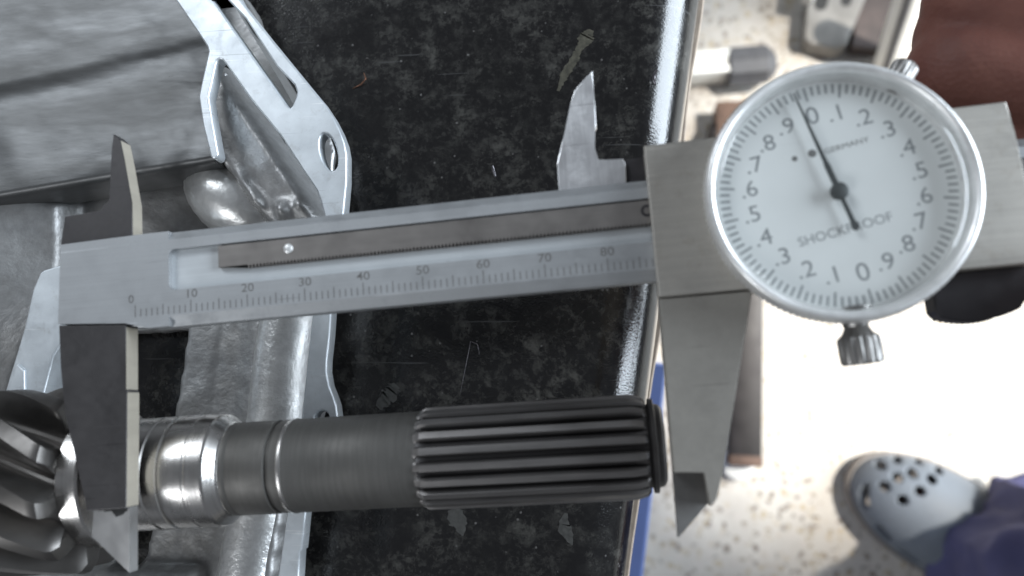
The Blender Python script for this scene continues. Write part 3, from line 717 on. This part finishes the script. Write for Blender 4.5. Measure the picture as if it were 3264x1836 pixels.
# needle with hub and lozenge tail
na = math.pi / 2 + R_(15.8); c, s = math.cos(na), math.sin(na)
def nd(l, w): return (DC[0] + l * c - w * s, DC[1] + l * s + w * c)
prism('needle', [nd(-6.3, -0.1), nd(-5.9, -0.55), nd(-4.6, -0.34), nd(-1.2, -0.30), nd(1.2, -0.42), nd(4.2, -0.42), nd(5.0, -0.30), nd(16.4, -0.09), nd(16.4, 0.09), nd(5.0, 0.30), nd(4.2, 0.42), nd(1.2, 0.42), nd(-1.2, 0.30), nd(-4.6, 0.34), nd(-5.9, 0.55), nd(-6.3, 0.1)], 6.2, 6.4, M['needle'], dl)
lathe('needle_hub', [(5.3, 0.7), (6.1, 0.7), (6.15, 1.3), (6.75, 1.3), (6.9, 1.0)], M['needle'], dl, 40, 'Z', (DC[0], DC[1], 0))
lathe('crystal', [(7.2, 17.7), (7.7, 17.6), (8.05, 17.2), (8.3, 16.3), (8.42, 14.5), (8.5, 9.0), (8.52, 0.05)], M['glass'], dl, 96, 'Z', (DC[0], DC[1], 0), angle=60, caps=False)
# bezel clamp screw below, small screw above
def knurl2(k, j, r): return r - (0.28 if (j % 4 < 2 and 5 <= k <= 7) else 0.0)
lathe('bezel_clamp_screw', [(0, 3.1), (1.3, 3.0), (2.0, 2.0), (2.9, 1.7), (3.9, 2.2), (4.5, 2.95), (5.0, 3.05), (8.0, 3.0), (8.4, 2.7), (8.5, 0.1)], M['darknickel'], dl, 64, 'Y', rfun=knurl2, angle=35)
bs = bpy.data.objects['bezel_clamp_screw']; bs.location = (115.05 * MM, -9.6 * MM, 3.0 * MM); bs.rotation_euler = (0, 0, math.pi + R_(2))
lathe('bezel_screw', [(0, 1.2), (2.2, 1.2), (2.6, 1.9), (3.0, 2.0), (5.0, 2.0), (5.3, 1.7), (5.35, 0.1)], M['darknickel'], dl, 40, 'Y', rfun=lambda k, j, r: r - (0.15 if (j % 2 and 3 <= k <= 4) else 0), angle=35)
b2 = bpy.data.objects['bezel_screw']; b2.location = ((DC[0] + 17.4 * math.cos(R_(56))) * MM, (DC[1] + 17.4 * math.sin(R_(56))) * MM, 4.6 * MM); b2.rotation_euler = (0, 0, R_(56 - 90))

# ================================================================== hand holding the far end of the caliper
def skin_mat():
    t = NT('brown_skin'); co = t.coord()
    n1 = t.noise(co, 90, 5, 0.6); n2 = t.noise(co, 900, 4, 0.6); v = t.voro(co, 1100)
    col = t.ramp(n1, [(0.3, (0.150, 0.055, 0.043)), (0.7, (0.215, 0.090, 0.068))])
    t.bsdf(Base_Color=col, Roughness=0.62, Specular_IOR_Level=0.35, Normal=t.bump(v, 0.25, 0.0003, t.bump(n2, 0.2, 0.0004)), Subsurface_Weight=0.12, Subsurface_Radius=(0.004, 0.0015, 0.001), Subsurface_Scale=0.5)
    return t.m
M['skin'] = skin_mat()
def add_capsules(bm, chain):
    "chain of (point mm, radius mm): spheres with cones between"
    for i, (p, r) in enumerate(chain):
        q = bmesh.ops.create_icosphere(bm, subdivisions=3, radius=r * MM)
        bmesh.ops.translate(bm, verts=q['verts'], vec=Vector(p) * MM)
        if i:
            p0, r0 = chain[i - 1]; a = Vector(p0) * MM; b = Vector(p) * MM; d = b - a
            if d.length < 1e-6: continue
            q = bmesh.ops.create_cone(bm, cap_ends=True, segments=24, radius1=r0 * MM, radius2=r * MM, depth=d.length)
            bmesh.ops.transform(bm, matrix=Matrix.Translation((a + b) / 2) @ d.to_track_quat('Z', 'Y').to_matrix().to_4x4(), verts=q['verts'])
def fused(name, chains, mat, parent=None, voxel=1.0, smooth=6, origin=(0, 0, 0)):
    bm = bmesh.new()
    for ch in chains: add_capsules(bm, [(tuple(np.asarray(p) - np.asarray(origin)), r) for p, r in ch])
    me = bpy.data.meshes.new(name); bm.to_mesh(me); bm.free()
    o = bpy.data.objects.new(name, me); COL.objects.link(o)
    a = o.modifiers.new('r', 'REMESH'); a.mode = 'VOXEL'; a.voxel_size = voxel * MM
    b = o.modifiers.new('s', 'SMOOTH'); b.iterations = smooth; b.factor = 0.5
    dg = bpy.context.evaluated_depsgraph_get(); dg.update()
    m2 = bpy.data.meshes.new_from_object(o.evaluated_get(dg)); bpy.data.objects.remove(o)
    m2.materials.clear(); m2.materials.append(mat)
    for p in m2.polygons: p.use_smooth = True
    o = bpy.data.objects.new(name, m2); link(o, parent); o.location = [c * MM for c in origin]; return o
def P3(u, v, z): return tuple(at(u, v, z))
def curl(pip, mcp, r0, r1, z):
    "finger: knuckle row -> middle joint -> end joint -> tip, folded underneath"
    a = np.array(P3(*mcp)); b = np.array(P3(*pip)); d = (a - b) / np.linalg.norm(a - b)
    c = b + d * 9 + np.array([0, 0, -19.0]); e = c + d * 17 + np.array([0, 0, -5.0])
    return [(tuple(a), r0), (tuple(b * .5 + a * .5 + np.array([0, 0, 1.0])), r1 * 0.97), (tuple(b), r1), (tuple((b + c) / 2), r1 * 0.95), (tuple(c), r1 * 0.9), (tuple(e), r1 * 0.78)]
hand_o = P3(3700, 250, 45)
chains = [
    curl((3138, 10, 42), (3930, 170, 50), 12, 10.4, 0),
    curl((3075, 240, 40), (3900, 420, 48), 12, 10.2, 0),
    curl((3090, 440, 36), (3880, 640, 44), 11.0, 9.0, 0),
    curl((3220, 690, 32), (3850, 880, 40), 10.0, 7.2, 0),
    [(P3(3930, 120, 50), 11.5), (P3(3900, 400, 48), 12), (P3(3880, 660, 44), 11.5), (P3(3850, 880, 40), 10)],
    [(P3(3930, 120, 46), 12), (P3(4700, 300, 44), 15), (P3(5600, 600, 40), 19), (P3(6800, 800, 30), 24), (P3(8200, 1000, 20), 30)],
    [(P3(3900, 400, 46), 13), (P3(4700, 500, 44), 15), (P3(5600, 650, 40), 19)],
    [(P3(3880, 660, 44), 12), (P3(4700, 700, 44), 15), (P3(5600, 700, 40), 19)],
    [(P3(3850, 880, 40), 10.5), (P3(4700, 900, 42), 14), (P3(5600, 760, 40), 18)],
    [(P3(3100, 125, 39), 10.0), (P3(3300, 180, 40), 9.5)],
    [(P3(4900, 850, 52), 13), (P3(4300, 1050, 62), 10.5), (P3(3850, 1010, 66), 9), (P3(3560, 930, 66), 7.5)],
]
hand = fused('hand', chains, M['skin'], None, 0.9, 4, hand_o)
tag(hand, 'brown hand with curled fingers gripping the caliper beyond its dial', 'hand')

# ================================================================== person's foot and trouser leg on the floor
def cloth_mat():
    t = NT('blue_work_trousers'); co = t.coord()
    n1 = t.noise(co, 18, 5, 0.6); w = t.noise(t.coord((900, 900, 220)), 1.0, 2, 0.5)
    col = t.ramp(n1, [(0.3, (0.060, 0.058, 0.128)), (0.7, (0.094, 0.094, 0.196))])
    t.bsdf(Base_Color=col, Roughness=0.8, Normal=t.bump(w, 0.3, 0.001))
    return t.m
M['cloth'] = cloth_mat()
M['clog'] = plain('grey_foam_clog', (0.145, 0.165, 0.19), 0.62, 0.0, var=0.10, scale=30, bump=0.15, bdist=0.001)
M['sole'] = plain('grey_brown_clog_sole', (0.20, 0.18, 0.165), 0.7, 0.0, var=0.2, scale=40, bump=0.2, bdist=0.001)
toe = at(2722, 1500, FLOOR_Z + 22)[:2]; heel_dir = at(3060, 1700, FLOOR_Z + 22)[:2] - toe; heel_dir /= np.linalg.norm(heel_dir)
CLEN = 285.0; cmid = toe + heel_dir * CLEN
pe = empty('person', (cmid[0], cmid[1], FLOOR_Z), math.atan2(-heel_dir[1], -heel_dir[0]))
tag(pe, 'person in blue trousers and holed grey clog standing beside the bench', 'person')
def to_person(u, v, z):
    P = at(u, v, z); d = P[:2] - cmid; a = math.atan2(-heel_dir[1], -heel_dir[0])
    return (d[0] * math.cos(a) + d[1] * math.sin(a), -d[0] * math.sin(a) + d[1] * math.cos(a), P[2] - FLOOR_Z)
def halfw(x):        # x from heel 0 to toe CLEN
    f = x / CLEN
    if f > 0.62: g = (f - 0.62) / 0.38; return 54.0 * (1 - g ** 2.3) ** 0.5
    if f > 0.15: return 41 + (54 - 41) * math.sin((f - 0.15) / 0.47 * math.pi / 2)
    return 41.0 * math.sqrt(max(0.0, 1 - ((0.15 - f) / 0.15) ** 2))
def height(x):
    f = x / CLEN
    if f > 0.60: g = (f - 0.60) / 0.40; return 62.0 * (1 - g ** 2.6) ** 0.55
    return 62.0 + (0.60 - f) * 25
SOLE = 20.0
out = []
for k in range(61): x = CLEN * (1 - math.cos(math.pi * k / 60)) / 2; out.append((x, halfw(x) + 2.5))
ol = [(x * 1.012 - 1.5, w) for x, w in out] + [(x * 1.012 - 1.5, -w) for x, w in out[::-1]][1:-1]
sole = prism('sole', ol, 0.5, SOLE + 4, M['sole'], pe, 3.0)
# upper: dome over the front of the foot, open behind
V = []; Fc = []; NU, NV = 46, 40
for i in range(NU):
    x = CLEN * 0.42 + (CLEN * 0.9995 - CLEN * 0.42) * math.sin(math.pi / 2 * i / (NU - 1))
    w, h = halfw(x), height(x) * min(1.0, 0.75 + 0.25 * 1)
    for j in range(NV + 1):
        a = math.pi * j / NV
        cy_ = math.copysign(abs(math.cos(a)) ** 0.95, math.cos(a)); sz = math.sin(a) ** 0.85
        V.append((x, w * cy_, SOLE + h * sz))
for i in range(NU - 1):
    for j in range(NV):
        k = i * (NV + 1) + j; Fc.append((k, k + 1, k + NV + 2, k + NV + 1))
up = mesh_obj('clog_upper', V, Fc, M['clog'], pe, True, 60)
bm = bmesh.new(); bm.from_mesh(up.data); bmesh.ops.remove_doubles(bm, verts=bm.verts, dist=0.0002)
bmesh.ops.recalc_face_normals(bm, faces=bm.faces); bm.to_mesh(up.data); bm.free()
if sum(p.normal.z for p in up.data.polygons) < 0: up.data.flip_normals()
bm = bmesh.new()
for (u, v) in ((2807, 1483), (2858, 1463), (2923, 1467), (2990, 1497), (2820, 1551), (2862, 1523), (2908, 1509), (2970, 1528), (2933, 1566), (2878, 1594)):
    z = 66.0
    for _ in range(4):
        x, y, _z = to_person(u, v, FLOOR_Z + z); x = min(x, CLEN - 2)
        z = SOLE + height(x) * max(0.05, 1 - min(0.98, abs(y) / max(1, halfw(x))) ** 2.1) ** 0.43
    q = bmesh.ops.create_cone(bm, cap_ends=True, segments=20, radius1=5.2 * MM, radius2=5.2 * MM, depth=44 * MM)
    bmesh.ops.translate(bm, verts=q['verts'], vec=Vector((x, y, z + 10)) * MM)
cm1 = bpy.data.meshes.new('cut'); bm.to_mesh(cm1); bm.free(); bm = bmesh.new()
for (u, v) in ((2750, 1592), (2832, 1678), (2922, 1738)):
    x, y, z = to_person(u, v, FLOOR_Z + 44)
    old = set(bm.verts); q = bmesh.ops.create_cube(bm, size=1.0)
    for w in q['verts']: w.co = Vector((w.co.x * 22, w.co.y * 46, w.co.z * 12)) * MM
    bmesh.ops.bevel(bm, geom=list({e for w in q['verts'] for e in w.link_edges}), offset=3 * MM, segments=2, affect='EDGES')
    vs = [w for w in bm.verts if w not in old]
    sg = -1 if y < 0 else 1
    bmesh.ops.transform(bm, matrix=Matrix.Translation(Vector((x, y, 44)) * MM) @ Matrix.Rotation(R_(-18 * sg if u < 2800 else -6 * sg) * 1.0, 4, 'Z'), verts=vs)
cm = bpy.data.meshes.new('cut'); bm.to_mesh(cm); bm.free(); cut = bpy.data.objects.new('cut', cm); COL.objects.link(cut)
cut.parent = pe
cut1 = bpy.data.objects.new('cut', cm1); COL.objects.link(cut1); cut1.parent = pe
bpy.context.view_layer.update()
s1 = up.modifiers.new('t', 'SOLIDIFY'); s1.thickness = 5 * MM; s1.offset = -1
for q_ in (cut1, cut):
    b1 = up.modifiers.new('b', 'BOOLEAN'); b1.operation = 'DIFFERENCE'; b1.object = q_; b1.solver = 'EXACT'; b1.use_self = True
dg = bpy.context.evaluated_depsgraph_get(); dg.update()
nm = bpy.data.meshes.new_from_object(up.evaluated_get(dg)); up.modifiers.clear(); up.data = nm
nm.materials.clear(); nm.materials.append(M['clog'])
bpy.data.objects.remove(cut); bpy.data.objects.remove(cut1)
# foot and shin (one body), and the loose trouser leg around it
fused('leg_body', [[((210, 0, 45), 20), ((130, 0, 55), 27), ((62, 0, 62), 28), ((48, 0, 120), 30), ((52, 0, 300), 48), ((60, 0, 430), 50)]], M['skin'], pe, 4.0, 4)
V = []; Fc = []; NR, NA = 70, 160; rgn = random.Random(2)
for i in range(NR):
    f = i / (NR - 1); z = 62 + 400 * f ** 1.1
    for j in range(NA):
        a = 2 * math.pi * j / NA
        def ridge(x, y, z): return 1 - abs(mnoise.noise(Vector((x, y, z)))) * 2.6
        ca_, sa_ = math.cos(a), math.sin(a)
        fold = 13 * ridge(1.5 * ca_ + 2.2 * f, 1.5 * sa_ - 3.0 * f, 0.3 + 1.6 * f) + 6 * ridge(3 * ca_ - 5 * f, 3 * sa_, 4.3 + 3.5 * f) * math.exp(-1.5 * f) - 6
        sag = 9 * (abs(math.sin(11 * f + 1.9 * math.sin(a + 0.6))) - 0.5) * math.exp(-f * 3.0)
        ru = 92 - 20 * f + fold + sag
        rv = 84 - 14 * f + fold * 0.8 + sag
        V.append((104 - 40 * f + ru * math.cos(a), rv * math.sin(a), z - 16 * math.cos(a) * (1 - f) * (1 if i == 0 else math.exp(-f * 6)) + (4 * math.sin(4 * a) if i < 2 else 0)))
for i in range(NR - 1):
    for j in range(NA): Fc.append((i * NA + j, i * NA + (j + 1) % NA, (i + 1) * NA + (j + 1) % NA, (i + 1) * NA + j))
tr = mesh_obj('trouser_leg', V, Fc, M['cloth'], pe, True, 80)
tm = tr.modifiers.new('thickness', 'SOLIDIFY'); tm.thickness = 1.6 * MM

# ================================================================== things on the floor beyond the worktop
M['white'] = plain('white_painted_steel', (0.70, 0.69, 0.64), 0.45, 0.0, var=0.08, scale=30)
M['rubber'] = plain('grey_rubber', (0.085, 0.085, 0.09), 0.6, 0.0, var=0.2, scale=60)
M['brownsteel'] = plain('dark_brown_steel', (0.018, 0.015, 0.015), 0.55, 0.2, var=0.35, scale=45)
M['rust'] = plain('rusty_steel', (0.12, 0.075, 0.055), 0.7, 0.3, var=0.4, scale=60)
M['whiteplastic'] = plain('white_plastic', (0.66, 0.66, 0.64), 0.4, 0.0, var=0.05, scale=40)
M['blue'] = plain('blue_plastic', (0.10, 0.14, 0.31), 0.45, 0.0, var=0.08, scale=30)
M['greypaint'] = plain('chipped_grey_paint', (0.19, 0.18, 0.165), 0.55, 0.1, var=0.25, scale=40)
M['slotdark'] = plain('dark_opening', (0.02, 0.019, 0.018), 0.7, 0.0)
M['wood'] = plain('dark_timber', (0.055, 0.042, 0.038), 0.75, 0.0, var=0.45, scale=35)
M['chrome'] = steel('white_chromed_tube', (0.62, 0.61, 0.59), 0.13, 1.0, streak=(20, 20, 20), var=0.05, bump=0.0, blotch=0.05)

# white bar with a grey rubber foot, lying on the floor and running in under the bench
z0 = FLOOR_Z
pA = at(2318, 215, z0 + 30); rt_ = empty('stand_leg', (pA[0], pA[1], z0), R_(2))
tag(rt_, 'white steel stand leg with ribbed grey rubber foot on the sunny floor', 'stand leg')
boxes('bar', [(-260, 4, -11, 17, 8, 46)], M['white'], rt_, 2.0)
V = []; Fc = []; ang = [R_(q) for q in (10, 50, 90, 130, 170, 230, 310)]
prof_c = [(24 * math.cos(a) + 1, 26 + 25 * math.sin(a)) for a in ang]
for x, k in ((0, 0.94), (2, 1.0), (45, 1.0), (52, 0.72), (56, 0.5)):
    for (y, z) in prof_c: V.append((x, y * k, 26 + (z - 26) * k))
m = len(prof_c)
for i in range(4):
    for j in range(m): Fc.append((i * m + j, i * m + (j + 1) % m, (i + 1) * m + (j + 1) % m, (i + 1) * m + j))
Fc += [tuple(range(m)), tuple(4 * m + j for j in range(m))]
ft = mesh_obj('rubber_foot', V, Fc, M['rubber'], rt_)
for (y, z) in prof_c[1:5]:
    tube('rib', [(3, y * 1.0, z), (44, y * 1.0, z)], 1.1, M['rubber'], ft, 8)

# rusty block with a round boss half behind the dial
p = at(2283, 322, z0 + 40); rb = empty('rusty_block', (p[0], p[1], z0), R_(-1))
tag(rb, 'small rusty brown metal block on the floor beside the dial', 'metal block')
boxes('block', [(0, 62, -58, 0, 0, 40)], M['rust'], rb, 1.5)
lathe('round_boss', [(-9, 9), (-7, 16), (-2, 19), (2, 19)], M['brownsteel'], rb, 32, 'X', (0, -38, 20))

# slotted grey foot at the top
p = at(2560, 150, z0 + 6); sf = empty('slotted_machine_foot', (p[0], p[1], z0), R_(-12))
tag(sf, 'chipped grey slotted metal foot with white fin at the top edge', 'machine foot')
prism('foot_plate', [(-4, 0), (4, -6), (34, -8), (44, -2), (60, 74), (62, 120), (-6, 120), (-8, 60)], 0.5, 30, M['greypaint'], sf, 2.0)
for (x0, y0, x1, y1, w) in ((8, 44, 12, 118, 7.5), (36, 52, 42, 118, 6)):
    d = np.array([x1 - x0, y1 - y0], float); d /= np.linalg.norm(d); nn = np.array([-d[1], d[0]])
    pts = [tuple(np.array([x0, y0]) + w * (math.cos(a) * nn - math.sin(a) * d)) for a in [math.pi * q / 10 for q in range(11)]]
    pts += [tuple(np.array([x1, y1]) - nn * w), tuple(np.array([x1, y1]) + nn * w)]
    prism('slot', pts, 29.0, 30.4, M['slotdark'], sf)
prism('fin', [(-16, 42), (-4, 40), (4, 62), (10, 120), (-16, 120)], 30.6, 48, M['white'], sf, 1.5)

# low dark brown block and the tube leg beside it
p = at(2715, 150, z0 + 20); wd = prism('timber_offcut', [(0, 0), (40, -2), (62, 2), (66, 70), (20, 74), (2, 60)], 0, 22, M['wood'], None, 1.0)
wd.location = (p[0] * MM, p[1] * MM, z0 * MM); wd.rotation_euler = (0, 0, R_(-8))
tag(wd, 'dark timber offcut on the floor between slotted foot and white tube', 'timber')
tb0 = at(2825, 215, z0 + 12); tb1 = at(2915, -60, z0 + 150)
tu = tube('tube_leg', [tuple(tb0 * (1 - f) + tb1 * f) for f in [k / 10 for k in range(11)]], 15.0, M['white'], None, 40)
tag(tu, 'white tube leg with dark lengthwise groove next to the hand', 'tube leg')
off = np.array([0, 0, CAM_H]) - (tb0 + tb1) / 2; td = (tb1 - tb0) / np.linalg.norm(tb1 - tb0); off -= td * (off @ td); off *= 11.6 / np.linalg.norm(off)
tube('groove_insert', [tuple(tb0 * (1 - f) + tb1 * f + off) for f in [k / 10 for k in range(11)]], 5.2, M['rubber'], tu, 16)  # added dark strip stands in for the dark reflection along the tube

# dark brown steel leg with its white plastic foot
p = at(2368, 1468, z0 + 22); bl = empty('trestle_leg', (p[0], p[1], z0), R_(-3.0))
tag(bl, 'dark brown steel trestle leg with white plastic foot behind the sliding jaw', 'trestle leg')
boxes('tube', [(-17, 17, 0, 330, 14, 46)], M['brownsteel'], bl, 2.0)
boxes('rusty_end', [(-18, 18, -5, 7, 13, 47)], M['rust'], bl, 2.0)
lathe('plastic_foot', [(0.5, 17), (2, 19.5), (14, 19), (17, 17), (18, 9)], M['whiteplastic'], bl, 40, 'Z', (-4, -4, 0))

# blue crate tucked under the worktop edge
zb = -240.0
cr = empty('plastic_crate', tuple(at(2052, 1815, zb)[:2]) + (zb,), 0)
p0 = at(2052, 1815, zb)[:2]; p1 = at(2117, 1267, zb)[:2]
tag(cr, 'blue plastic crate tucked beneath the worktop edge by the sliding jaw', 'crate')
dv = (p1 - p0) / np.linalg.norm(p1 - p0); nv = np.array([-dv[1], dv[0]])
def cq(a, b): return tuple(dv * a + nv * b)
plate('crate_wall', [cq(-90, 0), cq(104, 0), cq(104, 190), cq(-90, 190)], [[cq(-84, 26), cq(102, 26), cq(102, 184), cq(-84, 184)]], -530, 0, M['blue'], cr, 1.5)
prism('crate_base', [cq(-82, 8), cq(100, 8), cq(100, 182), cq(-82, 182)], -538, -528, M['blue'], cr)

flush_texts()
